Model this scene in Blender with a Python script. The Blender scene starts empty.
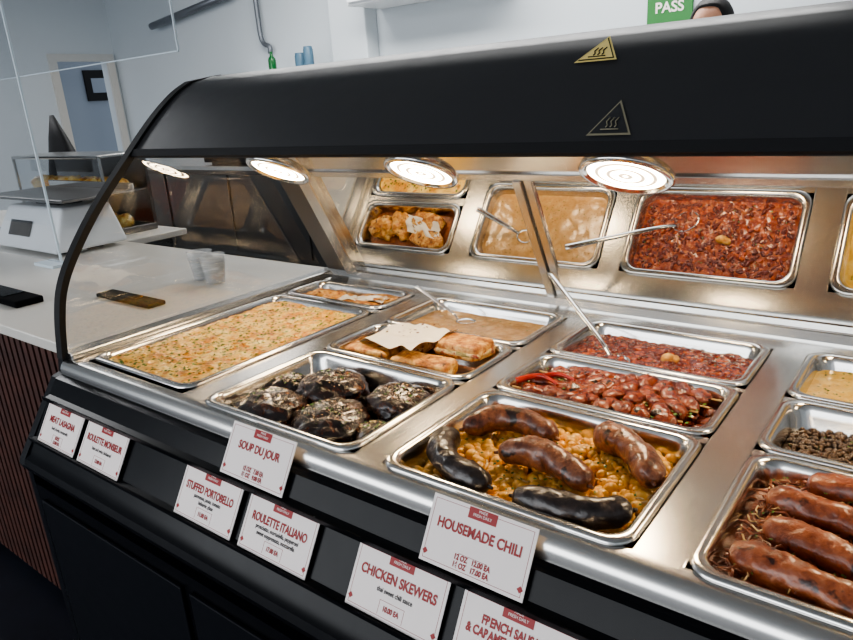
import bpy, bmesh, math, random
from mathutils import Vector, Matrix, noise
random.seed(7)
H=.46; D=.92
def P(x,y,z=0): return Vector((x*H,y*H,D+z*H))
def srgb(r,g,b):
    f=lambda c:(c/255/12.92) if c/255<=.04045 else ((c/255+.055)/1.055)**2.4
    return (f(r),f(g),f(b),1)
# ------------------------------------------------------------ materials
def newmat(name):
    m=bpy.data.materials.new(name); m.use_nodes=True
    nt=m.node_tree; b=nt.nodes['Principled BSDF']
    return m,nt,b
def mat(name,col,rough=.5,metal=0,coat=0,spec=.5,noise_amt=.0,nscale=30):
    m,nt,b=newmat(name)
    b.inputs['Base Color'].default_value=col
    b.inputs['Roughness'].default_value=rough
    b.inputs['Metallic'].default_value=metal
    b.inputs['Coat Weight'].default_value=coat
    b.inputs['Specular IOR Level'].default_value=spec
    tc=nt.nodes.new('ShaderNodeTexCoord'); n=nt.nodes.new('ShaderNodeTexNoise')
    n.inputs['Scale'].default_value=nscale; n.inputs['Detail'].default_value=4
    nt.links.new(tc.outputs['Object'],n.inputs['Vector'])
    mr=nt.nodes.new('ShaderNodeMapRange')
    mr.inputs['To Min'].default_value=max(0,rough-.04-noise_amt); mr.inputs['To Max'].default_value=min(1,rough+.04+noise_amt)
    nt.links.new(n.outputs['Fac'],mr.inputs['Value']); nt.links.new(mr.outputs[0],b.inputs['Roughness'])
    return m
def food(name,stops,scale=60,rough=.4,bump=.4,bscale=120,detail=6,coat=0,dist=.004,voro=False,specks=None):
    m,nt,b=newmat(name)
    tc=nt.nodes.new('ShaderNodeTexCoord')
    n=nt.nodes.new('ShaderNodeTexNoise'); n.inputs['Scale'].default_value=scale; n.inputs['Detail'].default_value=detail
    n.inputs['Roughness'].default_value=.65
    nt.links.new(tc.outputs['Object'],n.inputs['Vector'])
    r=nt.nodes.new('ShaderNodeValToRGB'); cr=r.color_ramp
    while len(cr.elements)<len(stops): cr.elements.new(.5)
    for e,(p,c) in zip(cr.elements,stops): e.position=p; e.color=srgb(*c)
    nt.links.new(n.outputs['Fac'],r.inputs[0]); col=r.outputs[0]
    for sp in (specks or []):
        (sc,thr,c)=sp
        n3=nt.nodes.new('ShaderNodeTexNoise'); n3.inputs['Scale'].default_value=sc; n3.inputs['Detail'].default_value=3
        nt.links.new(tc.outputs['Object'],n3.inputs['Vector'])
        m3=nt.nodes.new('ShaderNodeMapRange');m3.inputs['From Min'].default_value=thr;m3.inputs['From Max'].default_value=thr+.06
        nt.links.new(n3.outputs['Fac'],m3.inputs['Value'])
        mx=nt.nodes.new('ShaderNodeMixRGB');mx.inputs[2].default_value=srgb(*c)
        nt.links.new(m3.outputs[0],mx.inputs[0]);nt.links.new(col,mx.inputs[1]);col=mx.outputs[0]
    nt.links.new(col,b.inputs['Base Color'])
    if voro:
        n2=nt.nodes.new('ShaderNodeTexVoronoi'); n2.inputs['Scale'].default_value=bscale; out=n2.outputs['Distance']
    else:
        n2=nt.nodes.new('ShaderNodeTexNoise'); n2.inputs['Scale'].default_value=bscale; n2.inputs['Detail'].default_value=5; out=n2.outputs['Fac']
    nt.links.new(tc.outputs['Object'],n2.inputs['Vector'])
    bu=nt.nodes.new('ShaderNodeBump'); bu.inputs['Strength'].default_value=bump; bu.inputs['Distance'].default_value=dist
    nt.links.new(out,bu.inputs['Height']); nt.links.new(bu.outputs[0],b.inputs['Normal'])
    b.inputs['Roughness'].default_value=rough; b.inputs['Coat Weight'].default_value=coat; b.inputs['Coat Roughness'].default_value=.15
    return m
def steelmat(name,col,rough,stretch=(1,6,6),var=.02):
    m,nt,b=newmat(name)
    b.inputs['Base Color'].default_value=col; b.inputs['Metallic'].default_value=1
    tc=nt.nodes.new('ShaderNodeTexCoord'); mp=nt.nodes.new('ShaderNodeMapping'); mp.inputs['Scale'].default_value=stretch
    n=nt.nodes.new('ShaderNodeTexNoise'); n.inputs['Scale'].default_value=4; n.inputs['Detail'].default_value=3
    nt.links.new(tc.outputs['Object'],mp.inputs[0]); nt.links.new(mp.outputs[0],n.inputs['Vector'])
    mr=nt.nodes.new('ShaderNodeMapRange'); mr.inputs['To Min'].default_value=rough-var; mr.inputs['To Max'].default_value=rough+var
    nt.links.new(n.outputs['Fac'],mr.inputs['Value']); nt.links.new(mr.outputs[0],b.inputs['Roughness'])
    return m
def glassmat(name,tint=(1,1,1,1),base=.05,rough=.0,top=.7):
    m=bpy.data.materials.new(name); m.use_nodes=True; nt=m.node_tree
    nt.nodes.remove(nt.nodes['Principled BSDF']); o=nt.nodes['Material Output']
    t=nt.nodes.new('ShaderNodeBsdfTransparent'); t.inputs[0].default_value=tint
    g=nt.nodes.new('ShaderNodeBsdfGlossy'); g.inputs['Roughness'].default_value=rough
    f=nt.nodes.new('ShaderNodeLayerWeight'); f.inputs['Blend'].default_value=.25
    mr=nt.nodes.new('ShaderNodeMapRange'); mr.inputs['To Min'].default_value=base; mr.inputs['To Max'].default_value=top
    mx=nt.nodes.new('ShaderNodeMixShader')
    nt.links.new(f.outputs['Fresnel'],mr.inputs['Value']); nt.links.new(mr.outputs[0],mx.inputs[0])
    nt.links.new(t.outputs[0],mx.inputs[1]); nt.links.new(g.outputs[0],mx.inputs[2]); nt.links.new(mx.outputs[0],o.inputs[0])
    return m
STEEL=steelmat('brushed_steel',(.64,.63,.61,1),.24)
PANST=steelmat('pan_steel',(.66,.65,.63,1),.18,(3,3,3))
DSTEEL=steelmat('dark_steel',(.17,.165,.16,1),.35)
CHROME=steelmat('chrome',(.8,.79,.77,1),.12,(3,3,3))
MIRROR=mat('mirror_glass',(.80,.80,.78,1),.02,1); MIRROR.node_tree.nodes['Map Range'].inputs['To Min'].default_value=.0; MIRROR.node_tree.nodes['Map Range'].inputs['To Max'].default_value=.015
BLACKG=mat('gloss_black',srgb(11,12,16),.25,0,0,.18)
BLACKB=mat('base_black',srgb(12,14,20),.4,0,0,.2)
HOODM=mat('hood_black',srgb(42,42,44),.38,0,0,.4)
BLACKM=mat('matte_black',srgb(20,20,22),.6,0,0,.3)
FLATB=mat('flat_black',srgb(16,16,18),.9,0,0,.05)
GLASS=glassmat('case_glass',(.84,.83,.81,1),.10)
ACRY=glassmat('acrylic',(.97,.98,.99,1),.02,0,.25)
ACRE=mat('acrylic_edge',srgb(200,212,220),.3)
WALL=mat('wall_paint',srgb(204,210,214),.8,nscale=3)
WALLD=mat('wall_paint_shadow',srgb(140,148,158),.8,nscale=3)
CEIL=mat('ceiling_paint',srgb(200,203,205),.85)
FLOOR=food('floor_tile_dark',[(.3,(18,21,30)),(.7,(30,34,46))],4,.45,.05,30)
WHITE=mat('white_plastic',srgb(222,224,226),.35)
TOPW=mat('counter_white',srgb(204,200,193),.3)
SLAT=food('slat_wood',[(.3,(52,32,28)),(.7,(84,50,42))],14,.5,.1,60)
CARD=mat('card_white',srgb(238,228,224),.5)
RED=mat('print_red',srgb(150,28,30),.5)
INK=mat('print_black',srgb(40,35,37),.6)
GREEN=mat('sign_green',srgb(48,118,56),.5)
YEL=mat('warning_yellow',srgb(226,204,130),.4)
YELD=mat('warning_dull',srgb(130,124,104),.4)
# ------------------------------------------------------------ mesh helpers
def link(o,parent=None):
    bpy.context.scene.collection.objects.link(o)
    if parent is not None:
        o.parent=parent
        o.matrix_parent_inverse=Matrix.Translation(-Vector(parent.location))
    return o
def empty(name,loc=(0,0,0)):
    e=bpy.data.objects.new(name,None); e.empty_display_size=.05; e.location=loc
    bpy.context.scene.collection.objects.link(e); return e
def mk(name,v,f,m,parent=None,smooth=False):
    me=bpy.data.meshes.new(name); me.from_pydata([tuple(p) for p in v],[],f); me.update()
    bm=bmesh.new(); bm.from_mesh(me); bmesh.ops.recalc_face_normals(bm,faces=bm.faces); bm.to_mesh(me); bm.free()
    if m is not None: me.materials.append(m)
    if smooth:
        for p in me.polygons: p.use_smooth=True
    o=bpy.data.objects.new(name,me); return link(o,parent)
def boxvf(x0,x1,y0,y1,z0,z1):
    v=[(x0,y0,z0),(x1,y0,z0),(x1,y1,z0),(x0,y1,z0),(x0,y0,z1),(x1,y0,z1),(x1,y1,z1),(x0,y1,z1)]
    return v,[(0,3,2,1),(4,5,6,7),(0,1,5,4),(1,2,6,5),(2,3,7,6),(3,0,4,7)]
def bevel(o,w,s=2):
    b=o.modifiers.new('bevel','BEVEL'); b.width=w; b.segments=s; b.limit_method='ANGLE'; return o
def box(name,x0,x1,y0,y1,z0,z1,m,parent=None,bv=0):
    v,f=boxvf(x0,x1,y0,y1,z0,z1); o=mk(name,v,f,m,parent)
    if bv: bevel(o,bv)
    return o
def hbox(name,x0,x1,y0,y1,z0,z1,m,parent=None,bv=0):
    return box(name,x0*H,x1*H,y0*H,y1*H,D+z0*H,D+z1*H,m,parent,bv)
def join(parts):
    V=[];F=[]
    for v,f in parts:
        n=len(V); V+=list(v); F+=[tuple(i+n for i in q) for q in f]
    return V,F
def extr(name,prof,x0,x1,m,parent=None,smooth=False):
    n=len(prof); v=[P(x0,y,z) for y,z in prof]+[P(x1,y,z) for y,z in prof]
    f=[(i,(i+1)%n,n+(i+1)%n,n+i) for i in range(n)]+[tuple(range(n)),tuple(range(n,2*n))]
    o=mk(name,v,f,m,parent)
    if smooth:
        for p in o.data.polygons: p.use_smooth=len(p.vertices)==4
        o.data.set_sharp_from_angle(angle=math.radians(28))
    return o
def catmull(pts,k=6):
    out=[];n=len(pts)
    for i in range(n-1):
        p0=Vector(pts[max(i-1,0)]);p1=Vector(pts[i]);p2=Vector(pts[i+1]);p3=Vector(pts[min(i+2,n-1)])
        for j in range(k):
            t=j/k
            out.append(.5*((2*p1)+(-p0+p2)*t+(2*p0-5*p1+4*p2-p3)*t*t+(-p0+3*p1-3*p2+p3)*t**3))
    out.append(Vector(pts[-1])); return out
def sweepvf(pts,rad,seg=12,jit=0,flat=1.0):
    pts=[Vector(p) for p in pts];V=[];F=[];n=len(pts)
    t0=(pts[1]-pts[0]).normalized(); a=t0.cross(Vector((0,0,1)))
    if a.length<.1:a=t0.cross(Vector((0,1,0)))
    a.normalize()
    for i,p in enumerate(pts):
        t=(pts[min(i+1,n-1)]-pts[max(i-1,0)]).normalized()
        a=(a-t*a.dot(t)).normalized(); b=t.cross(a)
        r=rad(i/(n-1)) if callable(rad) else rad
        for j in range(seg):
            an=2*math.pi*j/seg
            rr=r
            if jit:
                q=p+a*math.cos(an)*r+b*math.sin(an)*r
                rr=r*(1+jit*noise.noise(q*60)+jit*.5*noise.noise(q*170))
            V.append(p+a*math.cos(an)*rr+b*math.sin(an)*rr*flat)
    for i in range(n-1):
        for j in range(seg):
            k=(j+1)%seg; F.append((i*seg+j,i*seg+k,(i+1)*seg+k,(i+1)*seg+j))
    F.append(tuple(range(seg))[::-1]); F.append(tuple(range((n-1)*seg,n*seg)))
    return V,F
def sweep(name,pts,rad,m,parent=None,seg=12,jit=0,flat=1.0):
    v,f=sweepvf(pts,rad,seg,jit,flat); return mk(name,v,f,m,parent,True)
def lathevf(prof,seg=32,c=(0,0,0)):
    V=[];F=[]
    for r,z in prof:
        for j in range(seg):
            a=2*math.pi*j/seg; V.append((c[0]+r*math.cos(a),c[1]+r*math.sin(a),c[2]+z))
    for i in range(len(prof)-1):
        for j in range(seg):
            k=(j+1)%seg; F.append((i*seg+j,i*seg+k,(i+1)*seg+k,(i+1)*seg+j))
    F.append(tuple(range(seg))); F.append(tuple(range((len(prof)-1)*seg,len(prof)*seg)))
    return V,F
def lathe(name,prof,m,parent=None,seg=32,c=(0,0,0)):
    v,f=lathevf(prof,seg,c); return mk(name,v,f,m,parent,True)
def blobvf(c,rx,ry,rz,rot=0,seg=10,rings=7,jit=0,js=40,tilt=0,power=1):
    V=[];F=[];c=Vector(c);R=Matrix.Rotation(rot,3,'Z')@Matrix.Rotation(tilt,3,'X')
    off=Vector((random.random()*9,random.random()*9,0))
    sg=lambda x:math.copysign(abs(x)**power,x)
    for i in range(1,rings):
        th=math.pi*i/rings
        for j in range(seg):
            ph=2*math.pi*j/seg
            d=Vector((sg(math.sin(th))*sg(math.cos(ph)),sg(math.sin(th))*sg(math.sin(ph)),sg(math.cos(th))))
            k=1
            if jit:
                q=Vector((d.x*rx,d.y*ry,d.z*rz))
                k+=jit*noise.noise(q*js+off)+jit*.4*noise.noise(q*js*3+off)
            V.append(c+R@Vector((d.x*rx*k,d.y*ry*k,d.z*rz*k)))
    top=len(V);V.append(c+R@Vector((0,0,rz)));bot=len(V);V.append(c-R@Vector((0,0,rz)))
    for i in range(rings-2):
        for j in range(seg):
            k=(j+1)%seg;F.append((i*seg+j,(i+1)*seg+j,(i+1)*seg+k,i*seg+k))
    for j in range(seg):
        k=(j+1)%seg;F.append((top,j,k));F.append((bot,(rings-2)*seg+k,(rings-2)*seg+j))
    return V,F
def rr(x0,x1,y0,y1,r,n=6):
    out=[]
    for cx,cy,a0 in ((x1-r,y1-r,0),(x0+r,y1-r,90),(x0+r,y0+r,180),(x1-r,y0+r,270)):
        for i in range(n+1):
            a=math.radians(a0+90*i/n); out.append((cx+r*math.cos(a),cy+r*math.sin(a)))
    return out
# ------------------------------------------------------------ pans
def pan(name,rect,depth=.065):
    x0,x1,y0,y1=[q*H for q in rect]
    e=empty(name,((x0+x1)/2,(y0+y1)/2,D))
    loops=[(0,.0005,.03),(-.0005,.004,.03),(.003,.0065,.028),(.011,.0065,.026),(.014,.004,.026),(.0165,-.004,.026),(.019,-.012,.026),(.026,-depth+.01,.03),(.036,-depth,.028)]
    V=[];F=[]
    for ins,z,r in loops:
        V+=[(a,b,D+z) for a,b in rr(x0+ins,x1-ins,y0+ins,y1-ins,r)]
    n=len(V)//len(loops)
    for i in range(len(loops)-1):
        for j in range(n):
            k=(j+1)%n;F.append((i*n+j,i*n+k,(i+1)*n+k,(i+1)*n+j))
    F.append(tuple(range((len(loops)-1)*n,len(loops)*n)))
    o=mk('steel_pan',V,F,PANST,e,True)
    return e,(x0,x1,y0,y1)
def surf(name,rc,z,hf,m,parent,step=.0045,ins=.0185):
    x0,x1,y0,y1=rc;x0+=ins;x1-=ins;y0+=ins;y1-=ins
    nx=int((x1-x0)/step);ny=int((y1-y0)/step);R=.026;V=[];F=[]
    for j in range(ny+1):
        for i in range(nx+1):
            x=x0+(x1-x0)*i/nx;y=y0+(y1-y0)*j/ny
            cx=min(max(x,x0+R),x1-R);cy=min(max(y,y0+R),y1-R)
            d=math.hypot(x-cx,y-cy)
            if d>R: x=cx+(x-cx)*R/d;y=cy+(y-cy)*R/d
            V.append((x,y,D+z+hf(x,y)))
    for j in range(ny):
        for i in range(nx):
            a=j*(nx+1)+i;F.append((a,a+1,a+nx+2,a+nx+1))
    return mk(name,V,F,m,parent,True)
def nf(amp,sc,amp2=0,sc2=1):
    def h(x,y):
        v=amp*noise.noise(Vector((x*sc,y*sc,1.3)))
        if amp2: v+=amp2*noise.noise(Vector((x*sc2,y*sc2,7.7)))
        return v
    return h
def rpt(rc,ins=.03):
    return random.uniform(rc[0]+ins,rc[1]-ins),random.uniform(rc[2]+ins,rc[3]-ins)
def flakevf(x,y,zz,s):
    a=random.random()*6.28;ti=random.uniform(0,.9);c,d=math.cos(a),math.sin(a)
    ux,uy=c*s,d*s; vx,vy,vz=-d*s*.6*math.cos(ti),c*s*.6*math.cos(ti),s*.6*math.sin(ti)
    return [(x-ux,y-uy,zz),(x-vx,y-vy,zz-vz*.3),(x+ux,y+uy,zz+.0004),(x+vx,y+vy,zz+vz)],[(0,1,2,3)]
def scatter(name,rc,z,hf,n,m,parent,kind,size,ins=.028,lift=.0,zj=0,seg=8,rings=5,region=None):
    parts=[]
    for _ in range(n):
        x,y=rpt(rc,ins)
        if region and not region(x,y): continue
        zz=D+z+hf(x,y)+lift+random.uniform(0,zj);s=size*random.uniform(.7,1.25)
        if kind=='ball': parts.append(blobvf((x,y,zz),s,s*.9,s*.85,random.random()*6,seg,rings))
        elif kind=='bean': parts.append(blobvf((x,y,zz),s*1.25,s*.7,s*.65,random.random()*6,seg,rings,tilt=random.uniform(-.4,.4)))
        elif kind=='chunk': parts.append(blobvf((x,y,zz),s*random.uniform(.8,1.4),s*random.uniform(.6,1),s*.6,random.random()*6,seg,rings,jit=.5,js=60,tilt=random.uniform(-.4,.4),power=.7))
        elif kind=='flake': parts.append(flakevf(x,y,zz,s))
        elif kind=='strip':
            a=random.random()*6.28;L=s*2.2;pts=[]
            for k in range(6):
                q=(k/5-.5)*2;pts.append((x+math.cos(a)*q*L+math.sin(a)*q*q*L*.4,y+math.sin(a)*q*L-math.cos(a)*q*q*L*.4,zz+.002*math.sin(k*2+x*99)))
            parts.append(sweepvf(pts,lambda t:s*.28*(1-.5*abs(2*t-1)**3),6,flat=.6))
    V,F=join(parts);return mk(name,V,F,m,parent,True)
HERB=food('chopped_herbs',[(.3,(34,70,14)),(.7,(84,126,36))],80,.6,.2)
CHAR=food('charred_bits',[(.3,(60,30,14)),(.7,(120,66,28))],80,.6,.2)
ONION=food('onion_bits',[(.3,(205,160,96)),(.7,(238,212,160))],80,.4,.2,coat=.3)
LAS=food('baked_cheese',[(.30,(170,90,26)),(.41,(216,150,54)),(.52,(236,194,96)),(.68,(246,226,152))],22,.38,.8,90,9,.35,.006,specks=[(38,.58,(206,134,50)),(70,.66,(150,78,26))])
SOUPC=food('cream_soup',[(.3,(166,126,78)),(.5,(186,146,96)),(.7,(204,168,118))],35,.25,.25,220,6,.4,.002)
SOUPY=food('yellow_soup',[(.3,(214,162,66)),(.5,(228,184,88)),(.7,(238,206,120))],45,.25,.25,220,6,.4,.002)
CHILI=food('chili_sauce',[(.3,(84,22,8)),(.42,(128,44,16)),(.55,(156,66,26)),(.74,(192,104,50))],80,.24,.8,150,7,.7,.006)
BEAN=food('kidney_beans',[(.3,(80,26,14)),(.7,(128,50,26))],60,.25,.1,coat=.6)
OBEAN=food('tomato_pieces',[(.3,(160,56,20)),(.7,(200,100,44))],60,.25,.2,coat=.6)
PEPPER=food('red_pepper',[(.3,(130,24,14)),(.7,(180,52,30))],40,.25,.1,coat=.5)
CHICK=food('chickpea_skin',[(.25,(220,146,46)),(.5,(238,180,78)),(.8,(248,210,124))],70,.33,.15,coat=.4)
STEW=food('brown_base',[(.3,(96,46,16)),(.6,(150,86,34))],90,.3,.6,150,coat=.5)
ONB=food('caramelized_base',[(.3,(90,38,18)),(.6,(142,72,36))],90,.3,.6,150,coat=.5)
SAUS=food('grilled_sausage',[(.30,(48,24,16)),(.42,(94,52,36)),(.55,(130,80,54)),(.72,(166,112,80))],55,.34,.6,110,9,.45,.004,specks=[(45,.60,(38,20,14))])
SAUS2=food('glazed_sausage',[(.28,(80,34,18)),(.43,(124,62,36)),(.58,(152,84,52)),(.78,(184,122,86))],55,.32,.6,110,9,.45,.004,specks=[(50,.61,(52,22,14))])
BLKP=food('black_sausage',[(.3,(24,18,18)),(.5,(44,35,33)),(.75,(84,70,64))],50,.32,.5,110,8,.45,.004)
MUSH=food('glazed_portobello',[(.34,(14,8,6)),(.48,(36,19,13)),(.60,(76,42,25)),(.76,(156,108,66))],70,.22,.8,100,8,.7,.005,specks=[(38,.56,(14,8,6))])
REDG=food('red_glazed_chicken',[(.30,(58,18,10)),(.43,(104,38,20)),(.56,(140,66,36)),(.72,(184,118,70))],60,.27,.7,100,9,.55,.005,specks=[(60,.60,(38,18,12))])
LENT=food('lentils',[(.3,(40,26,18)),(.55,(76,54,36)),(.8,(120,90,60))],70,.3,.3,coat=.4)
LENTB=food('lentil_base',[(.3,(36,24,16)),(.7,(76,54,34))],110,.4,.8,160)
ROUL=food('toasted_roulade',[(.32,(104,56,22)),(.43,(170,104,48)),(.55,(212,158,86)),(.70,(238,206,138))],60,.5,.7,110,8,.1,.004,specks=[(80,.62,(74,48,24))])
FILL=food('roulade_filling',[(.4,(150,60,40)),(.5,(228,200,140)),(.62,(120,110,50)),(.75,(236,214,170))],60,.5,.5,130)
CHKN=food('roast_chicken',[(.30,(120,56,18)),(.42,(190,120,46)),(.56,(228,172,88)),(.74,(244,214,144))],50,.38,.8,90,8,.3,.005,specks=[(60,.60,(104,50,18))])
PAPER=mat('parchment',srgb(232,226,214),.7)
FROST=mat('frosted_plastic',srgb(235,238,240),.25);FROST.node_tree.nodes['Principled BSDF'].inputs['Alpha'].default_value=.28
# ------------------------------------------------------------ display case
case=empty('heated_food_display_case',P(-.8,2.1,-1))
XL,XR=-3.05,1.4
glasscurve=[(1.235,.0),(1.262,.176),(1.305,.32),(1.394,.464),(1.537,.639),(1.735,.838)]
hoodcurve=[(1.735,.838),(1.83,.932),(1.928,1.02),(2.03,1.096),(2.12,1.143)]
gc=[(p.x,p.y) for p in catmull([(a,b,0) for a,b in glasscurve],5)]
hc=[(p.x,p.y) for p in catmull([(a,b,0) for a,b in hoodcurve],5)]
extr('front_steel_ledge',[(1.285,0),(1.25,0),(1.235,-.006),(1.222,-.02),(1.216,-.035),(1.214,-.06),(1.285,-.06)],XL,XR,STEEL,case,True)
extr('rear_steel_ledge',[(2.725,-.06),(2.725,0),(2.83,0),(2.85,.01),(2.865,.04),(2.99,.04),(2.99,-.06)],XL,XR,STEEL,case,True)
cols=[(-2.94,-2.22),(-2.085,-1.335),(-1.225,-.475),(-.355,.395),(.52,1.26)]
rows=[(1.265,1.865),(1.88,2.27),(2.285,2.735)]
xs=[XL]+[c for p in cols for c in p]+[XR]
for i in range(0,len(xs),2):
    hbox('deck_divider_%d'%i,xs[i]-.0,xs[i+1],1.28,2.73,-.04,0,STEEL,case,.002)
for i,c in enumerate(cols):
    if i in (0,4): hbox('cross_bar_%d'%i,c[0],c[1],2.385,2.43,-.03,0,STEEL,case)
    else:
        hbox('cross_bar_a%d'%i,c[0],c[1],1.855,1.89,-.03,0,STEEL,case)
        hbox('cross_bar_b%d'%i,c[0],c[1],2.262,2.293,-.03,0,STEEL,case)
base=[(1.22,-.06),(1.185,-.07),(1.02,-.335),(1.005,-.36),(.985,-.375),(.975,-.4),(.985,-.43),(1.01,-.445),(1.06,-.455),(1.06,-.49),(1.0,-.50),(1.0,-1.85),(1.15,-1.85),(1.15,-2),(3.0,-2),(3.0,-.07),(2.95,-.07),(2.95,-.45),(1.29,-.45),(1.29,-.06)]
extr('black_base',base,XL,XR,BLACKG,case,True)
endp=[(1.225,-.06),(1.19,-.07),(.985,-.375),(.975,-.4),(.985,-.43),(1.0,-.45),(1.0,-1.85),(1.15,-1.85),(1.15,-2),(3.0,-2),(3.0,.0),(1.235,0)]
extr('base_end_panel',endp,XL-.045,XL,BLACKB,case)
extr('base_end_panel_b',endp,XR,XR+.045,BLACKB,case)
for k in range(4):
    x0=XL+.06+k*1.09;hbox('lower_door_%d'%k,x0,x0+1.04,.985,1.0,-1.8,-.56,BLACKB,case,.002)
for k,z in enumerate((-.135,-.29)):
    y=1.22+.6*(z-.02)
    extr('ticket_rail_%d'%k,[(y+.02,z-.004),(y-.012,z-.012),(y-.016,z+.006),(y-.01,z+.006),(y-.006,z-.004),(y+.02,z+.004)],XL,XR,BLACKG,case)
hood=hc+[(2.24,1.17),(2.92,1.17),(2.97,1.12),(2.97,.83),(1.79,.83),(1.77,.822),(1.745,.822)]
extr('hood_canopy',hood,XL+.02,XR,HOODM,case,True)
extr('hood_lower_lip',[(1.728,.834),(1.745,.862),(1.75,.86),(1.735,.826)],XL+.02,XR,BLACKM,case)
extr('hood_underside',[(1.8,.829),(2.96,.829),(2.96,.822),(1.8,.822)],XL+.03,XR,STEEL,case)
for nm,x in (('end_glass_left',XL),('end_glass_right',XR)):
    pr=gc+hc[1:]+[(2.3,1.15),(2.9,1.15),(2.98,.0)]
    n=len(pr);mk(nm,[P(x,a,b) for a,b in pr],[tuple(range(n))],GLASS,case)
    tr=gc+hc[1:]+[(2.3,1.17)]
    V=[];F=[]
    for (a,b) in tr:
        for dx,dd in ((-.03,-.012),(.02,-.012),(.02,.018),(-.03,.018)):
            V.append(P(x+dx,a+dd*.8,b-dd*.6))
    for i in range(len(tr)-1):
        for j in range(4):
            k=(j+1)%4;F.append((i*4+j,i*4+k,i*4+4+k,i*4+4+j))
    F+= [(0,1,2,3),tuple(range(len(V)-4,len(V)))]
    mk(nm+'_black_trim',V,F,BLACKM,case)
hbox('end_sill',XL-.03,XL+.06,1.25,2.95,0,.03,STEEL,case,.003)
TH=math.radians(27.5);B0=Vector((2.905,.03));dv=Vector((-math.sin(TH),math.cos(TH)));nv=Vector((-math.cos(TH),-math.sin(TH)))
def lean(name,x0,x1,s0,s1,d0,d1,m,bv=0):
    V=[]
    for d in (d0,d1):
        for s in (s0,s1):
            q=B0+dv*s+nv*d
            V+=[P(x0,q.x,q.y),P(x1,q.x,q.y)]
    F=[(0,1,3,2),(4,6,7,5),(0,4,5,1),(2,3,7,6),(0,2,6,4),(1,5,7,3)]
    o=mk(name,V,F,m,case)
    if bv:bevel(o,bv)
LM=.88;LG=.70
lean('mirror_door_1',-2.76,-1.47,.02,LG,-.01,0,MIRROR)
lean('mirror_door_2',-1.47,-.18,.02,LG,-.01,0,MIRROR)
lean('mirror_door_3',-.18,XR,.02,LG,-.01,0,MIRROR)
lean('top_steel_rail',-2.78,XR,LG-.005,LG+.03,-.02,.02,STEEL,.002)
lean('top_steel_fascia',-2.78,XR,LG+.03,LM+.02,-.015,.006,STEEL)
lean('rear_post_left',XL+.03,-2.86,0,LM,-.02,.03,DSTEEL,.002)
lean('rear_post_left_b',-2.855,-2.76,0,LM,-.02,.045,STEEL,.003)
lean('door_stile_1',-1.515,-1.475,0,LG,-.01,.03,STEEL,.002)
lean('door_stile_2',-1.47,-1.43,0,LG,-.01,.015,STEEL,.002)
lean('door_stile_3',-.22,-.175,0,LG,-.01,.035,STEEL,.002)
lean('door_stile_4',-.17,-.125,0,LG,-.01,.02,STEEL,.002)
lean('door_bottom_rail',-2.78,XR,-.01,.03,-.02,.02,STEEL,.002)
def tri(name,x,i,m,size):
    a=Vector((hc[i][0],hc[i][1]));b=Vector((hc[i+3][0],hc[i+3][1]));u=(b-a).normalized();nrm=Vector((-u.y,u.x))
    c=(a+b)/2
    e=empty(name,P(x,c.x,c.y))
    def pt(px,py,d): q=c+u*py*1.35+nrm*d; return P(x+px,q.x,q.y)
    s=size
    def T(k,d):return [pt(-s*k,-s*.5*k,d),pt(s*k,-s*.5*k,d),pt(0,s*.95*k,d)]
    mk('triangle_plate',T(1,.006),[(0,1,2)],m,e)
    mk('triangle_inner_line',T(.86,.0075),[(0,1,2)],BLACKM if m is YEL else HOODM,e)
    if m is YEL: mk('triangle_inner',T(.78,.009),[(0,1,2)],m,e)
    MM=BLACKM if m is YEL else m
    for k in (-1,0,1):
        pts=[pt(k*s*.2+.05*s*math.sin(t*1.6),-s*.22+t*s*.08,.0105) for t in range(6)]
        sweep('heat_wave_%d'%(k+1),pts,.0008,MM,e,6)
    pts=[pt(-s*.4,-s*.3,.0105),pt(s*.4,-s*.3,.0105)];sweep('hot_plate_mark',pts,.0008,MM,e,6)
tri('hot_surface_warning_sticker',-.885,13,YEL,.066)
tri('hot_surface_warning_sticker.001',-.75,2,YELD,.062)
# ------------------------------------------------------------ heat lamps
LE,nt,b=newmat('lamp_lens')
tc=nt.nodes.new('ShaderNodeTexCoord');ln=nt.nodes.new('ShaderNodeVectorMath');ln.operation='LENGTH'
nt.links.new(tc.outputs['Object'],ln.inputs[0])
mu=nt.nodes.new('ShaderNodeMath');mu.operation='MULTIPLY';mu.inputs[1].default_value=2*math.pi/.0175;nt.links.new(ln.outputs['Value'],mu.inputs[0])
si=nt.nodes.new('ShaderNodeMath');si.operation='COSINE';nt.links.new(mu.outputs[0],si.inputs[0])
mr=nt.nodes.new('ShaderNodeMapRange');mr.inputs['From Min'].default_value=-1;mr.inputs['To Min'].default_value=1.0;mr.inputs['To Max'].default_value=64
mr.interpolation_type='SMOOTHERSTEP'
nt.links.new(si.outputs[0],mr.inputs['Value']);nt.links.new(mr.outputs[0],b.inputs['Emission Strength'])
b.inputs['Emission Color'].default_value=(1,.76,.48,1);b.inputs['Base Color'].default_value=(.9,.85,.75,1)
for i,x in enumerate((-2.58,-1.72,-.87,.02,.89)):
    e=empty('heat_lamp' if i==0 else 'heat_lamp.%03d'%i,P(x,2.2,.72))
    e.rotation_euler=(math.radians(-29),0,0)
    def loc(o):
        o.matrix_parent_inverse=Matrix.Identity(4);return o
    R=.15*H
    loc(lathe('lens',[(.0005,-.004),(R*.5,-.004),(R*.86,-.002)],LE,e,40))
    loc(lathe('reflector',[(R*.86,-.002),(R*.90,-.007),(R,-.007),(R*1.04,-.003),(R*1.02,.006),(R*.85,.016),(R*.6,.02),(.001,.021)],CHROME,e,40))
    loc(lathe('socket',[(.018,.02),(.018,.034),(.001,.035)],DSTEEL,e,20))
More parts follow.
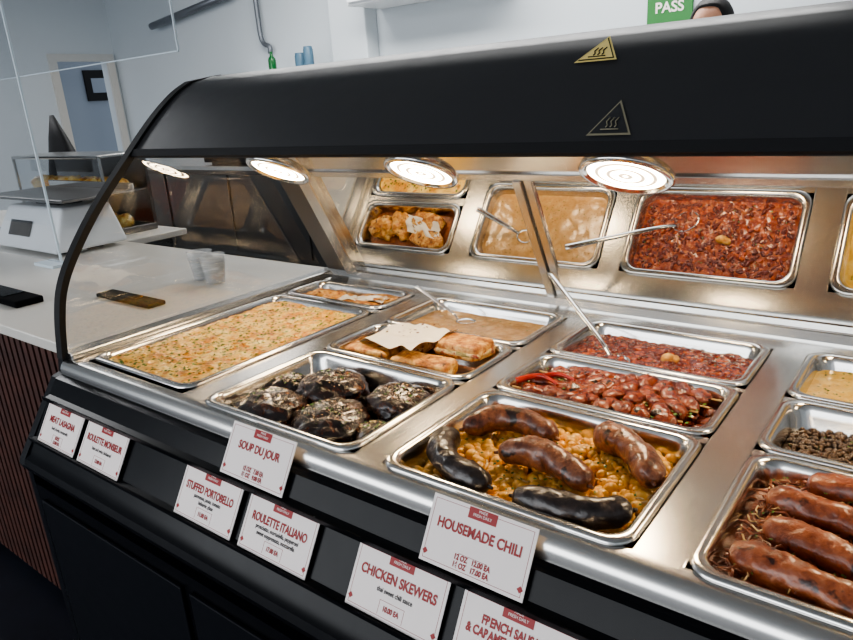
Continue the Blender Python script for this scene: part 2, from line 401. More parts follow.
# ------------------------------------------------------------ FOOD
e,rc=pan('meat_lasagna_tray',(-2.94,-2.22,1.30,2.39),.06)
hf=nf(.004,28,.003,110);surf('lasagna',rc,-.006,hf,LAS,e,.003)
scatter('cheese_crumbs',rc,-.0085,hf,160,LAS,e,'chunk',.005,.024,.001,.001,8,6)
scatter('herbs',rc,-.0030,hf,1000,HERB,e,'flake',.0040,.024)
e,rc=pan('roast_chicken_tray',(-2.94,-2.22,2.42,2.735),.05)
hf=nf(.003,30);surf('gravy',rc,-.028,hf,STEW,e)
parts=[]
for (fx,fy,a,s) in ((.22,.5,.3,.048),(.42,.42,1.0,.042)):
    parts.append(blobvf((rc[0]+(rc[1]-rc[0])*fx,rc[2]+(rc[3]-rc[2])*fy,D-.018),s,s*.72,.02,a,40,26,.55,34))
V,F=join(parts);mk('chicken_pieces',V,F,CHKN,e,True)
parts=[blobvf((rc[0]+.225,rc[2]+.05,D-.014),.052,.027,.011,.2,28,14,.25,40,power=.6),blobvf((rc[0]+.24,rc[2]+.10,D-.012),.055,.026,.011,.1,28,14,.25,40,power=.6)]
V,F=join(parts);mk('grilled_flatbread',V,F,ROUL,e,True)
V=[];F=[]
for j in range(13):
    for i in range(17):
        q=Vector((rc[0]+.15+.12*i/16+.02*j/12,rc[2]+.035+.05*j/12+.02*i/16,0));V.append((q.x,q.y,D-.003+.010*noise.noise(q*40)+.006*noise.noise(q*110)))
for j in range(12):
    for i in range(16):
        a=j*17+i;F.append((a,a+1,a+18,a+17))
mk('parchment_scrap',V,F,PAPER,e,True)
scatter('herbs',rc,-.001,hf,60,HERB,e,'flake',.002)
# portobello
e,rc=pan('stuffed_portobello_tray',(cols[1][0],cols[1][1],*rows[0]))
hf=nf(.002,30);surf('pan_sauce',rc,-.05,hf,BLKP,e,ins=.024)
parts=[];cs=[(-1.89,1.43,.14),(-1.82,1.68,.14),(-1.61,1.46,.15),(-1.50,1.70,.13),(-1.99,1.62,.085),(-1.415,1.47,.075)]
for k,(x,y,r) in enumerate(cs):
    parts.append(blobvf(P(x,y,-.055),r*H,r*H*.88,.032 if r>.12 else .022,k,48,32,.12,55,power=.9))
V,F=join(parts);mk('stuffed_portobellos',V,F,MUSH,e,True)
def onm(name,m,n,s):
    parts=[]
    for _ in range(n):
        x,y,r=random.choice(cs);a=random.random()*6.28;q=math.sqrt(random.random())*.8
        X=x*H+math.cos(a)*q*r*H;Y=y*H+math.sin(a)*q*r*H*.85;Z=D-.055*H+(.034 if r>.12 else .024)*math.sqrt(max(0,1-q*q))
        parts.append(flakevf(X,Y,Z,s*random.uniform(.6,1.3)))
    V,F=join(parts);mk(name,V,F,m,e)
onm('herbs',HERB,240,.003);onm('cheese_shreds',ONION,300,.0024)
# roulade on parchment
e,rc=pan('roulette_monsieur_tray',(cols[1][0],cols[1][1],*rows[1]))
hf=nf(.002,20);surf('tray_crumbs',rc,-.045,hf,STEW,e)
def loaf(name,x,y,z,L,W,Ht,rot):
    V,F=blobvf(P(x,y,z),L,W,Ht,rot,44,28,.09,40,power=.38)
    mk(name,V,F,ROUL,e,True)
    V,F=blobvf(P(x,y,z)-Vector((0,0,Ht*.1)),L*1.02,W*1.05,Ht*.32,rot,40,10,.14,90,power=.38)
    mk(name+'_filling',V,F,FILL,e,True)
loaf('roulade_a',-1.89,1.99,-.02,.054,.026,.017,.05)
loaf('roulade_b',-1.60,1.975,-.015,.062,.026,.017,.05)
loaf('roulade_c',-1.50,2.13,.03,.052,.033,.016,.05)
loaf('roulade_d',-1.84,2.15,-.015,.058,.032,.017,.05)
V=[];F=[];nx,ny=30,20
for j in range(ny+1):
    for i in range(nx+1):
        u=i/nx;v=j/ny
        x=-1.98+.36*u+.05*v;y=2.0+.27*v-.07*u
        V.append(P(x,y,.045+.014*noise.noise(Vector((x*9,y*9,0)))+.022*noise.noise(Vector((x*17,y*12,3)))+.07*max(0,u-.65)-.05*max(0,.3-u)))
for j in range(ny):
    for i in range(nx):
        a=j*(nx+1)+i;F.append((a,a+1,a+nx+2,a+nx+1))
mk('parchment_sheet',V,F,PAPER,e,True)
scatter('toast_bits',(rc[0]+.07,rc[1]-.14,rc[2]+.04,rc[3]),.033,nf(0,1),26,CHAR,e,'flake',.004)
# soup
e,rc=pan('soup_du_jour_tray',(cols[1][0],cols[1][1],*rows[2]))
hf=nf(.0012,40,.0008,120);surf('soup',rc,-.018,hf,SOUPC,e)
scatter('herbs',rc,-.0165,hf,130,HERB,e,'flake',.0018)
scatter('pepper_flakes',rc,-.0165,hf,220,CHAR,e,'flake',.0014)
# chickpeas & sausages
e,rc=pan('chickpea_sausage_tray',(cols[2][0],cols[2][1],*rows[0]))
hf=nf(.005,22);surf('stew_base',rc,-.036,hf,STEW,e)
scatter('chickpeas',rc,-.029,hf,1050,CHICK,e,'ball',.0082,.028,0,.008,12,8)
scatter('onion_strips',rc,-.018,hf,30,ONION,e,'strip',.006)
scatter('herbs',rc,-.013,hf,200,HERB,e,'flake',.003)
def saus(name,pts,r,m,ee):
    cp=catmull(pts and [P(*p) for p in pts],12)
    k1=random.random()*6
    pr=lambda t:r*H*(max(.1,(1-abs(2*t-1)**6))**.5)*(1+.05*math.sin(t*9+k1))
    sweep(name,cp,pr,m,ee,26,.16)
    for q,s in ((cp[0],cp[0]-cp[1]),(cp[-1],cp[-1]-cp[-2])):
        s=s.normalized();sweep(name+'_tip',[q-s*.004,q+s*.003,q+s*.007],lambda t:.0035-.0015*t,m,ee,8)
saus('sausage_a',[(-1.14,1.59,-.005),(-1.07,1.68,.01),(-.97,1.70,.01),(-.86,1.67,-.0)],.041,SAUS,e)
saus('black_sausage_a',[(-1.14,1.53,.0),(-1.11,1.43,.01),(-1.02,1.36,.01),(-.89,1.34,-.0)],.042,BLKP,e)
saus('sausage_b',[(-.96,1.51,.0),(-.86,1.54,.015),(-.76,1.52,.012),(-.665,1.48,.0)],.042,SAUS,e)
saus('sausage_c',[(-.76,1.75,.0),(-.68,1.72,.015),(-.60,1.67,.015),(-.53,1.58,.0)],.044,SAUS,e)
saus('black_sausage_b',[(-.81,1.34,-.005),(-.70,1.34,.005),(-.61,1.36,.005),(-.53,1.43,.0)],.040,BLKP,e)
# skewers
e,rc=pan('chicken_skewer_tray',(cols[2][0],cols[2][1],*rows[1]))
hf=nf(.005,25);surf('sauce',rc,-.030,hf,CHILI,e)
scatter('chicken_chunks',rc,-.029,hf,90,REDG,e,'chunk',.010,.03,0,.004,12,8)
scatter('pepper_chunks',rc,-.028,hf,60,PEPPER,e,'chunk',.008,.03,0,.004,10,7)
WOOD=mat('skewer_wood',srgb(196,160,104),.6)
for k,(x0,x1,y,a) in enumerate(((-1.12,-.62,1.96,.02),(-1.14,-.60,2.04,.03),(-1.10,-.58,2.13,-.01),(-1.05,-.56,2.19,.0))):
    sweep('skewer_%d'%k,[P(x0-.06,y,-.01),P(x1+.04,y+a,-.012)],.0014,WOOD,e,6)
    parts=[];n=8
    for q in range(n):
        t=q/(n-1);parts.append(blobvf(P(x0+.03+(x1-x0-.06)*t,y+a*t+.008*math.sin(q*3+k),-.012),.023,.015,.012,q*.35,20,14,.5,50,power=.8))
    V,F=join(parts);mk('skewered_chicken_%d'%k,V,F,REDG,e,True)
parts=[sweepvf(catmull([P(-1.17+.05*q,1.97+.05*q,.01),P(-1.10+.05*q,2.02+.04*q,.025),P(-1.02+.04*q,2.0+.06*q,.015)],6),lambda t:.006*(1-.6*t),10) for q in range(2)]
V,F=join(parts);mk('whole_red_chilies',V,F,PEPPER,e,True)
scatter('onion_bits',rc,-.004,hf,100,ONION,e,'flake',.003,.04)
scatter('herbs',rc,-.003,hf,460,HERB,e,'flake',.0038,.035)
# chili
e,rc=pan('housemade_chili_tray',(cols[2][0],cols[2][1],*rows[2]))
hf=nf(.004,30,.003,100);surf('chili_sauce',rc,-.018,hf,CHILI,e,.003)
scatter('kidney_beans',rc,-.0195,hf,460,BEAN,e,'bean',.0050,.026,0,.0012,8,6)
scatter('tomato_bits',rc,-.0200,hf,200,OBEAN,e,'chunk',.0040,.026,0,.0012,8,6)
V,F=blobvf(P(-.80,2.52,-.03),.014,.011,.01,.3,16,10,.4,60);mk('meat_chunk',V,F,CHKN,e,True)
scatter('herbs',rc,-.014,hf,60,HERB,e,'flake',.002)
# sausages right
e,rc=pan('french_sausage_tray',(cols[3][0],cols[3][1],*rows[0]))
hf=nf(.005,22);surf('onion_base',rc,-.026,hf,ONB,e)
scatter('onion_strips',rc,-.017,hf,420,SAUS2,e,'strip',.008)
scatter('onion_bits',rc,-.017,hf,130,ONION,e,'strip',.005)
for k,(x0,x1,y,dy) in enumerate(((-.29,.0,1.38,-.02),(-.25,.05,1.51,-.04),(-.27,.03,1.65,-.02),(-.20,.08,1.77,0),(.06,.34,1.40,.02),(.10,.35,1.56,0),(.12,.35,1.70,0))):
    saus('french_sausage_%d'%k,[(x0,y+.03,-.014),(x0+(x1-x0)*.33,y,-.002),(x0+(x1-x0)*.66,y+dy,-.002),(x1,y+dy*2,-.014)],.042,SAUS2,e)
scatter('browned_onions',rc,-.003,hf,200,ONB,e,'strip',.006)
scatter('onion_slivers',rc,-.003,hf,60,ONION,e,'strip',.004)
scatter('herbs',rc,.001,hf,160,HERB,e,'flake',.0024)
# lentils
e,rc=pan('lentil_tray',(cols[3][0],cols[3][1],*rows[1]))
hf=nf(.004,22);surf('lentil_base',rc,-.032,hf,LENTB,e)
scatter('lentils',rc,-.03,hf,1300,LENT,e,'ball',.0042,.026,0,.003,6,5)
scatter('herbs',rc,-.025,hf,100,HERB,e,'flake',.0022)
e,rc=pan('yellow_soup_tray',(cols[3][0],cols[3][1],*rows[2]))
hf=nf(.0012,40,.0008,120);surf('soup',rc,-.016,hf,SOUPY,e)
scatter('herbs',rc,-.0145,hf,260,HERB,e,'flake',.0026)
e,rc=pan('gratin_tray',(cols[4][0],cols[4][1],1.30,2.39),.06)
hf=nf(.004,28,.0035,110);surf('gratin',rc,-.006,hf,LAS,e,.005)
e,rc=pan('cream_soup_tray',(cols[4][0],cols[4][1],2.42,2.735),.05)
hf=nf(.0012,40);surf('soup',rc,-.016,hf,SOUPC,e)
# spoons
def spoon(name,a,b,bow=.022):
    e=empty(name,P(*a));A=P(*a);B=P(*b);d=(B-A)
    pts=catmull([A,A+d*.15+Vector((0,0,.006)),A+d*.5+Vector((0,0,.004)),B],8)
    sweep('handle',pts,lambda t:.0035+.004*t,CHROME,e,10,0,.45)
    dh=Vector((d.x,d.y,0)).normalized()
    V=[];F=[];n=16;rg=6
    c=A-dh*bow*.9
    for i in range(rg+1):
        r=i/rg
        for j in range(n):
            an=2*math.pi*j/n
            q=c+dh*math.cos(an)*bow*1.3*r+Vector((-dh.y,dh.x,0))*math.sin(an)*bow*r+Vector((0,0,.010*(r*r)-.010))
            V.append(q)
    for i in range(rg):
        for j in range(n):
            k=(j+1)%n;F.append((i*n+j,i*n+k,(i+1)*n+k,(i+1)*n+j))
    o=mk('bowl',V,F,CHROME,e,True);s=o.modifiers.new('s','SOLIDIFY');s.thickness=.0012
spoon('serving_spoon',(-1.02,2.46,-.035),(-1.42,2.71,.21))
spoon('serving_spoon.001',(-1.83,2.56,-.035),(-2.03,2.50,.13),.018)
# ------------------------------------------------------------ price cards
def txt(name,s,size,x,y,m,e,sx=.7,bold=.0):
    cu=bpy.data.curves.new(name,'FONT');cu.body=s;cu.size=size;cu.align_x='CENTER';cu.align_y='CENTER';cu.offset=bold;cu.extrude=.0001
    cu.materials.append(m);o=bpy.data.objects.new(name,cu);bpy.context.scene.collection.objects.link(o)
    o.parent=e;o.location=(x,y,.0012);o.scale=(sx,1,1);return o
def card(i,x,z,title,sub,price,w=.305,h=.172):
    W=w*H;Hh=h*H
    zc=z-.5*h*.857;yc=1.22+.6*(zc-.02)
    e=empty('menu_price_card' if i==0 else 'menu_price_card.%03d'%i,P(x+w/2,yc,zc));e.rotation_euler=(math.radians(59.04),0,0)
    def loc(v,f,nm,m):
        o=mk(nm,v,f,m,e);o.matrix_parent_inverse=Matrix.Identity(4);return o
    v,f=boxvf(-W/2,W/2,-Hh/2,Hh/2,-.001,.0006);loc(v,f,'card_body',CARD)
    b=.004;t=.0005
    parts=[boxvf(-W/2+b,W/2-b,Hh/2-b-t,Hh/2-b,.0006,.0008),boxvf(-W/2+b,W/2-b,-Hh/2+b,-Hh/2+b+t,.0006,.0008),boxvf(-W/2+b,-W/2+b+t,-Hh/2+b,Hh/2-b,.0006,.0008),boxvf(W/2-b-t,W/2-b,-Hh/2+b,Hh/2-b,.0006,.0008)]
    pw=.019
    parts+= [boxvf(-pw,-pw+.0004,-Hh/2+.006,-Hh/2+.023,.0006,.0008),boxvf(pw-.0004,pw,-Hh/2+.006,-Hh/2+.023,.0006,.0008),boxvf(-pw,pw,-Hh/2+.0226,-Hh/2+.023,.0006,.0008)]
    v,f=join(parts);loc(v,f,'border',RED)
    v,f=boxvf(-.019,.019,Hh/2-.014,Hh/2-.001,.0007,.0010);loc(v,f,'red_tag',RED)
    txt('tag_text','MADE\nFRESH DAILY',.0048,0,Hh/2-.0065,CARD,e,.9)
    for sx in (-1,1):
        cx=sx*(W/2-.006);cy=-Hh/2+.012;r=.004
        loc([(cx-r,cy,.0008),(cx,cy-r,.0008),(cx+r,cy,.0008),(cx,cy+r,.0008)],[(0,1,2,3)],'ornament',RED)
    n=title.count('\n')
    txt('title',title,.0165 if n==0 else .0135,0,.0095 if n==0 else .007,RED,e,min(.8,.8*15/max(len(q) for q in title.split('\n'))) if n==0 else .74,.0005)
    if sub: txt('subtitle',sub,.0082,0,-.006 if n==0 else -.0075,INK,e,.78,.0001)
    txt('price',price,.0086,0,-Hh/2+.0142,RED,e,.78,.0003)
card(0,-2.995,-.142,'MEAT LASAGNA','beef, ricotta, mozzarella','SLICE\n13.00 EA')
card(1,-2.655,-.142,'ROULETTE MONSIEUR','ham and swiss, béchamel','12.00 EA')
card(2,-1.81,.018,'SOUP DU JOUR','','12 OZ   7.00 EA\n16 OZ   9.00 EA')
card(3,-1.98,-.142,'STUFFED PORTOBELLO','parmesan, pesto, tomato\nbalsamic glaze','11.00 EA')
card(4,-1.635,-.142,'ROULETTE ITALIANO','prosciutto, mortadella, pepperoni\nsweet soppressata, mozzarella','17.00 EA')
card(5,-.975,.018,'HOUSEMADE CHILI','','12 OZ   12.00 EA\n16 OZ   17.00 EA')
card(6,-1.17,-.142,'CHICKEN SKEWERS','thai sweet chili sauce','10.00 EA')
card(7,-.822,-.142,'FRENCH SAUSAGE\n& CARAMELIZED ONIONS','','12.00 EA')
card(8,-.42,-.142,'CHICKPEA RAGOUT','harissa, spring herbs','11.00 EA')
# ------------------------------------------------------------ room
box('floor',-8.2,3.2,-4,4.8,-.1,0,FLOOR)
box('wall_back',-8.2,3.2,4.6,4.75,0,2.9,WALL)
lw=empty('wall_left',(-8,0,0))
box('wall_left_panel_a',-8.15,-8,-4,3.88,0,2.9,WALL,lw);box('wall_left_panel_b',-8.15,-8,4.5,4.6,0,2.9,WALL,lw);box('wall_left_header',-8.15,-8,3.88,4.5,2.03,2.9,WALL,lw)
box('wall_right',3,3.15,-4,4.6,0,2.9,WALL)
box('ceiling',-8.2,3.2,-4,4.8,2.9,3,CEIL)
t=empty('trim_1',(-8,4.2,1))
box('jamb_a',-8.0,-7.96,3.82,3.90,0,2.09,TOPW,t);box('jamb_b',-8.0,-7.96,4.48,4.56,0,2.09,TOPW,t);box('head',-8.0,-7.96,3.90,4.48,2.01,2.09,TOPW,t)
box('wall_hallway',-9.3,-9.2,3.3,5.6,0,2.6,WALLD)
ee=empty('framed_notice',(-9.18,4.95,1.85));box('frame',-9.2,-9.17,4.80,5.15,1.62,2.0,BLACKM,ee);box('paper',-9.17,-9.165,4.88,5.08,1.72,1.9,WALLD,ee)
ee=empty('trim_2',(-3.9,4.5,2));box('pilaster',-4.35,-3.95,4.45,4.6,0,2.9,WALL,ee,.01)
ee=empty('wall_cabinet',(-3.0,4.4,2.2));box('carcass',-3.9,-2.6,4.2,4.6,2.08,2.75,WHITE,ee,.008);box('cabinet_door_a',-3.88,-3.26,4.18,4.2,2.10,2.73,WHITE,ee,.004);box('cabinet_door_b',-3.24,-2.62,4.18,4.2,2.10,2.73,WHITE,ee,.004)
PIPE=mat('pipe_grey',srgb(120,124,130),.4,.6)
sweep('conduit_pipe',catmull([(-5.35,4.55,2.9),(-5.35,4.55,2.2),(-5.33,4.55,1.98),(-5.24,4.55,1.92),(-5.24,4.55,1.86)],6),.022,PIPE)
ee=empty('ceiling_duct',(-6,4.4,2.3));sweep('duct',[(-7.0,4.5,2.28),(-5.6,4.5,2.42)],.035,PIPE,ee)
sh=empty('wall_shelf',(-4.9,4.4,1.7));box('board',-5.6,-4.45,4.25,4.6,1.66,1.69,WHITE,sh,.003)
for q in (-5.4,-4.65): box('bracket',q,q+.03,4.3,4.6,1.56,1.66,DSTEEL,sh)
BG=mat('bottle_green',srgb(30,100,50),.2);BB=mat('can_blue',srgb(80,110,130),.4)
lathe('green_bottle',[(.033,0),(.035,.01),(.035,.09),(.03,.11),(.014,.13),(.013,.16),(.016,.165)],BG,None,20,(-5.0,4.35,1.69))
lathe('blue_canister',[(.05,0),(.052,.01),(.052,.10),(.047,.11),(.047,.125)],BB,None,24,(-4.66,4.38,1.69))
lathe('blue_canister.001',[(.04,0),(.042,.01),(.042,.14),(.037,.15),(.037,.165)],BB,None,24,(-4.52,4.34,1.69))
ee=empty('pass_sign',(-1.55,4.58,1.78));box('plate',-1.70,-1.42,4.575,4.59,1.68,1.88,GREEN,ee,.004)
cu=bpy.data.curves.new('sign_text','FONT');cu.body='PASS';cu.size=.085;cu.align_x='CENTER';cu.extrude=.001;cu.offset=.002;cu.materials.append(CARD)
o=bpy.data.objects.new('sign_text',cu);link(o,ee);o.location=(-1.56,4.572,1.785);o.rotation_euler=(math.radians(90),0,0)
kc=empty('kitchen_back_counter',(-3,4.1,.45))
box('cabinet',-7.2,1.8,3.85,4.55,.1,.88,DSTEEL,kc,.005);box('worktop',-7.25,1.85,3.8,4.58,.88,.92,STEEL,kc,.004)
for i in range(9): box('door_panel_%d'%i,-7.15+i*.99,-6.2+i*.99,3.835,3.85,.14,.84,DSTEEL,kc,.004)
ov=empty('countertop_oven',(-6,4.15,1.1));box('body',-5.6,-4.9,3.9,4.5,.94,1.33,BLACKM,ov,.01);box('door',-5.56,-5.06,3.885,3.9,.98,1.3,BLACKG,ov,.006);sweep('handle',[(-5.53,3.86,1.26),(-5.1,3.86,1.26)],.008,CHROME,ov);box('feet',-5.55,-4.95,3.95,4.45,.92,.94,BLACKM,ov)
# left service counter with slats
sc=empty('slatted_service_counter',P(-5,2.1,-1))
hbox('countertop',-9.5,-3.12,1.33,3.0,-.055,0,TOPW,sc,.003)
hbox('countertop_return',-9.5,-5.6,3.0,3.6,-.055,0,TOPW,sc,.003)
hbox('cabinet_body',-9.4,-3.16,1.44,2.95,-1.9,-.055,BLACKM,sc)
hbox('cabinet_body_return',-9.4,-5.7,2.95,3.5,-1.9,-.055,BLACKM,sc)
parts=[]
x=-9.35*H
while x<-3.2*H:
    parts.append(boxvf(x,x+.022,1.385*H,1.44*H,D-1.9*H,D-.055*H));x+=.034
V,F=join(parts);mk('slats',V,F,SLAT,sc)
hbox('plinth',-9.35,-3.2,1.5,2.9,-2,-1.9,BLACKM,sc)
ac=empty('acrylic_screen',P(-6,2.25,.8))
hbox('sheet',-9.0,-5.18,2.245,2.255,.02,2.9,ACRY,ac)
hbox('edge',-5.18,-5.165,2.243,2.257,.02,2.9,ACRE,ac)
hbox('foot',-5.4,-5.1,2.15,2.28,0,.02,ACRE,ac)
ac=empty('hanging_acrylic_panel',P(-6,3.0,1.8))
hbox('sheet',-8.5,-4.4,3.0,3.008,1.42,4.0,ACRY,ac);hbox('edge_bottom',-8.5,-4.4,2.997,3.011,1.412,1.42,ACRE,ac);hbox('edge_side',-4.405,-4.395,2.997,3.011,1.42,4.0,ACRE,ac)
# deli scale: tapered white body, dark weighing plate, angled keypad
ds=empty('deli_scale',P(-5.9,2.6,0))
V=[P(*q) for q in ((-6.6,2.34,.03),(-5.45,2.34,.03),(-5.45,2.95,.03),(-6.6,2.95,.03),(-6.5,2.5,.36),(-5.55,2.5,.36),(-5.55,2.9,.36),(-6.5,2.9,.36))]
bevel(mk('body',V,boxvf(0,1,0,1,0,1)[1],WHITE,ds),.012,3)
hbox('feet',-6.4,-5.6,2.45,2.8,0,.03,BLACKM,ds)
hbox('plate_support',-6.2,-5.8,2.6,2.8,.36,.42,BLACKM,ds)
hbox('weighing_plate',-6.75,-5.3,2.4,3.0,.42,.445,DSTEEL,ds,.008)
hbox('plate_lip',-6.75,-5.3,2.985,3.0,.445,.50,CHROME,ds,.002)
V=[P(*q) for q in ((-6.35,2.385,.13),(-5.95,2.385,.13),(-5.95,2.44,.25),(-6.35,2.44,.25))];mk('display',V,[(0,1,2,3)],BLACKM,ds)
def gcase(nm,x0,x1,y0,y1,z0,z1):
    gd=empty(nm,P((x0+x1)/2,(y0+y1)/2,z0))
    hbox('base_tray',x0,x1,y0,y1,z0,z0+.06,DSTEEL,gd,.003)
    hbox('back_panel',x0,x1,y1-.03,y1,z0+.06,z1,DSTEEL,gd)
    zm=(z0+z1)/2+.02
    hbox('shelf',x0+.02,x1-.02,y0+.06,y1-.03,zm,zm+.012,STEEL,gd)
    hbox('front_glass',x0,x1,y0,y0+.008,z0+.06,z1-.02,ACRY,gd)
    for q in (x0,x1-.025): hbox('post',q,q+.025,y0,y0+.02,z0+.06,z1,STEEL,gd);hbox('side_glass',q,q+.006,y0,y1,z0+.06,z1-.02,ACRY,gd)
    hbox('top',x0,x1,y0,y1,z1-.02,z1+.01,STEEL,gd,.003)
    parts=[];x=x0+.14
    while x<x1-.1:
        for zz in (z0+.10,zm+.06): parts.append(blobvf(P(x,(y0+y1)/2-.04,zz),.038,.045,.034,x*9,14,9,.3,50))
        x+=.18
    V,F=join(parts);mk('pastries',V,F,LAS,gd,True)
gcase('glass_pastry_case',-7.6,-5.9,3.06,3.5,0,.70)
mo=empty('cash_register_monitor',P(-7.2,2.5,.5));hbox('stand',-8.0,-7.5,2.5,2.8,0,.04,BLACKM,mo);hbox('post',-7.8,-7.7,2.62,2.68,.04,.6,BLACKM,mo);hbox('screen',-8.3,-7.0,2.56,2.62,.5,1.0,BLACKG,mo,.01)
V=[];F=[];n=20
for i,(r,z) in enumerate(((.34,-.4),(.33,.15),(.26,.5),(.13,.85),(.03,1.08))):
    for j in range(n):
        a=2*math.pi*j/n;V.append(P(-8.4+r*1.35*math.cos(a)-.16*z,4.0+r*.6*math.sin(a),z*1.1-.1))
for i in range(4):
    for j in range(n):
        k=(j+1)%n;F.append((i*n+j,i*n+k,(i+1)*n+k,(i+1)*n+j))
F+=[tuple(range(n)),tuple(range(4*n,5*n))]
bg=empty('folded_black_umbrella',P(-8.4,4.0,-.5));mk('canopy',V,F,BLACKM,bg,True);sweep('shaft',[P(-8.4,4.0,-2),P(-8.4,4.0,-.1)],.012,DSTEEL,bg);lathe('weighted_foot',[(.2,0),(.2,.04),(.05,.06),(.03,.1)],BLACKM,bg,24,(-8.4*H,4.0*H,0))
cups=empty('plastic_cup_stack',P(-3.62,2.46,0))
for k in range(2):
    for q in range(3):
        lathe('cup_%d_%d'%(k,q),[(.026,.001),(.026,.002),(.034,.062),(.037,.064),(.033,.062),(.025,.004)],FROST,cups,24,tuple(P(-3.55-.17*(k%2),2.42+.03*k,.02*q)))
tt=empty('black_serving_tray',P(-3.7,1.9,0));hbox('tray_base',-3.98,-3.42,1.88,1.99,0,.025,FLATB,tt,.003);hbox('tray_grip',-3.80,-3.60,1.91,1.96,.025,.035,FLATB,tt,.002)
tt=empty('card_reader',P(-4.5,1.6,0));hbox('body',-4.85,-4.2,1.52,1.68,0,.04,FLATB,tt,.004);hbox('screen',-4.8,-4.4,1.54,1.66,.04,.045,BLACKG,tt)
# ------------------------------------------------------------ person behind the counter
pe=empty('kitchen_worker',(-.87,3.05,0))
SK=food('skin',[(.3,(196,140,112)),(.7,(214,160,132))],20,.5,.05);HAIR=mat('dark_hair',srgb(20,17,17),.6);SHIRT=mat('black_shirt',srgb(24,25,28),.8);TR=mat('dark_trousers',srgb(30,32,40),.8)
def skin(name,verts,edges,rad,m,root=0):
    me=bpy.data.meshes.new(name);me.from_pydata(verts,edges,[]);me.materials.append(m);o=bpy.data.objects.new(name,me);link(o,pe)
    s=o.modifiers.new('skin','SKIN');s.use_smooth_shade=True
    for v,r in zip(me.skin_vertices[0].data,rad): v.radius=r if isinstance(r,tuple) else (r,r)
    me.skin_vertices[0].data[root].use_root=True
    u=o.modifiers.new('sub','SUBSURF');u.levels=2;u.render_levels=2;return o
px,py=-.87,3.05
skin('body',[(px,py,.92),(px,py,1.1),(px,py,1.28),(px,py,1.38),(px,py-.01,1.46),(px-.17,py,1.36),(px-.22,py-.02,1.1),(px-.18,py-.2,.98),(px+.17,py,1.36),(px+.22,py-.02,1.1),(px+.18,py-.2,.98)],
 [(0,1),(1,2),(2,3),(3,4),(3,5),(5,6),(6,7),(3,8),(8,9),(9,10)],[(.16,.11),(.14,.1),(.16,.11),(.11,.09),(.05,.05),.06,.045,.035,.06,.045,.035],SHIRT)
skin('legs',[(px,py,.92),(px-.09,py,.86),(px-.1,py,.48),(px-.1,py+.02,.07),(px-.1,py-.12,.04),(px+.09,py,.86),(px+.1,py,.48),(px+.1,py+.02,.07),(px+.1,py-.12,.04)],[(0,1),(1,2),(2,3),(3,4),(0,5),(5,6),(6,7),(7,8)],[.13,.09,.06,.045,.035,.09,.06,.045,.035],TR)
hz=-.008
V,F=blobvf((px,py-.01,1.565+hz),.076,.095,.118,0,32,24);mk('head',V,F,SK,pe,True)
V,F=blobvf((px,py+.004,1.592+hz),.084,.103,.105,0,32,24);V=[Vector(v) for v in V]
for v in V:
    if v.y<py-.06 and v.z<1.655+hz: v.y=py-.06
    if v.z<1.5: v.z=1.5
mk('hair',V,F,HAIR,pe,True)
sweep('neck',[(px,py,1.40),(px,py,1.5)],.052,SK,pe,16)
V,F=join([blobvf((px,py-.108,1.54),.013,.018,.022),blobvf((px-.078,py,1.55),.012,.02,.03),blobvf((px+.078,py,1.55),.012,.02,.03)]);mk('nose_ears',V,F,SK,pe,True)
V,F=join([blobvf((px-.03,py-.092,1.565),.012,.009,.007),blobvf((px+.03,py-.092,1.565),.012,.009,.007)]);mk('eyes',V,F,INK,pe,True)
V,F=blobvf((px,py-.096,1.50),.024,.009,.007);mk('mouth',V,F,RED,pe,True)
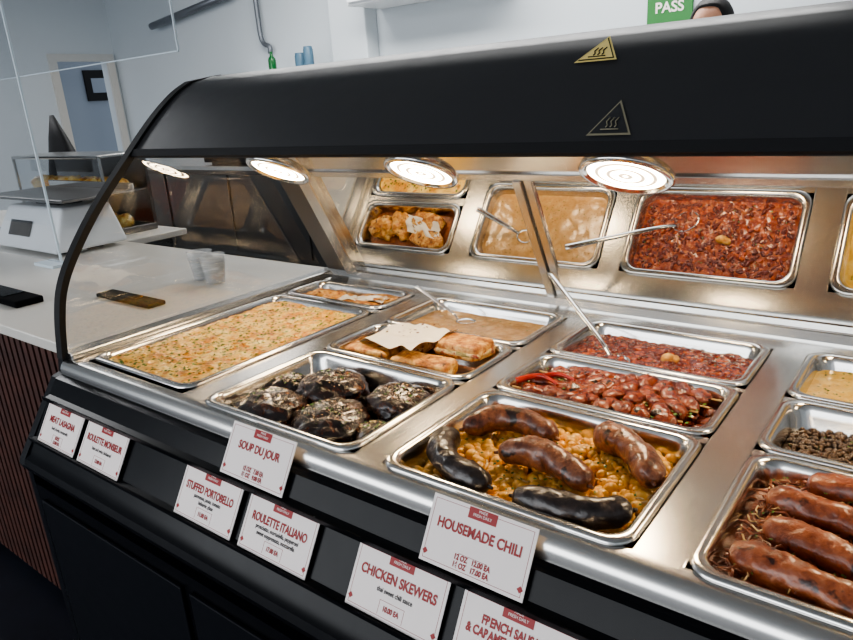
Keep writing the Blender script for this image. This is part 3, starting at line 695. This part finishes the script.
for sx in (-1,1):
    hx=px+sx*.18;hy=py-.2
    parts=[blobvf((hx,hy-.055,.965),.04,.05,.015,0,14,10)]
    for k in range(4):
        fx=hx+(-.027+.018*k);L=[.065,.078,.074,.058][k]
        parts.append(sweepvf([(fx,hy-.09,.967),(fx,hy-.09-L*.5,.965),(fx,hy-.09-L*.85,.952),(fx,hy-.09-L,.94)],lambda t:.009-.002*t,8))
    parts.append(sweepvf([(hx-sx*.03,hy-.04,.965),(hx-sx*.055,hy-.065,.96),(hx-sx*.062,hy-.095,.952)],lambda t:.0105-.002*t,8))
    V,F=join(parts);mk('hand',V,F,SK,pe,True)
# ------------------------------------------------------------ lights
def area(name,loc,target,sx,sy,power,col):
    l=bpy.data.lights.new(name,'AREA');l.shape='RECTANGLE';l.size=sx;l.size_y=sy;l.energy=power;l.color=col
    o=bpy.data.objects.new(name,l);bpy.context.scene.collection.objects.link(o);o.location=loc
    o.rotation_euler=(Vector(target)-Vector(loc)).to_track_quat('-Z','Y').to_euler();return o
area('added_front_fill',(-2.2,-3.6,1.9),(-1.2,1.5,.9),6,2.4,120,(.94,.97,1))  # added area light behind the camera for assumed daylight, no window built there
area('added_ceiling_fill',(-2.5,3.3,2.85),(-2.5,3.5,0),4,.6,95,(1,.99,.97))  # added overhead fill to brighten the back wall, no fixture there
area('added_ceiling_fill.001',(-5.5,1.2,2.85),(-5.5,1.4,0),2.5,.6,34,(.97,.98,1))  # second added overhead fill, over the left side of the room
w=bpy.data.worlds.new('world');bpy.context.scene.world=w;w.use_nodes=True
w.node_tree.nodes['Background'].inputs[0].default_value=(.84,.91,1,1);w.node_tree.nodes['Background'].inputs[1].default_value=.55
# ------------------------------------------------------------ camera
cd=bpy.data.cameras.new('camera');cam=bpy.data.objects.new('camera',cd);bpy.context.scene.collection.objects.link(cam)
f=683;cd.sensor_width=36;cd.sensor_fit='HORIZONTAL';cd.lens=f/853*36;cd.clip_start=.02
def dirc(u,v): return Vector((u,v,-f)).normalized()
X=-dirc(-918.5,160);Y=dirc(553.5,260)
Y=(Y-X*Y.dot(X)).normalized();Z=X.cross(Y)
R=Matrix((X,Y,Z))
M=R.to_4x4();M.translation=Vector((0,0,D+H))
cam.matrix_world=M
bpy.context.scene.camera=cam
bpy.context.scene.view_settings.view_transform='AgX'
bpy.context.scene.view_settings.look='AgX - Medium High Contrast'
bpy.context.scene.view_settings.exposure=.45
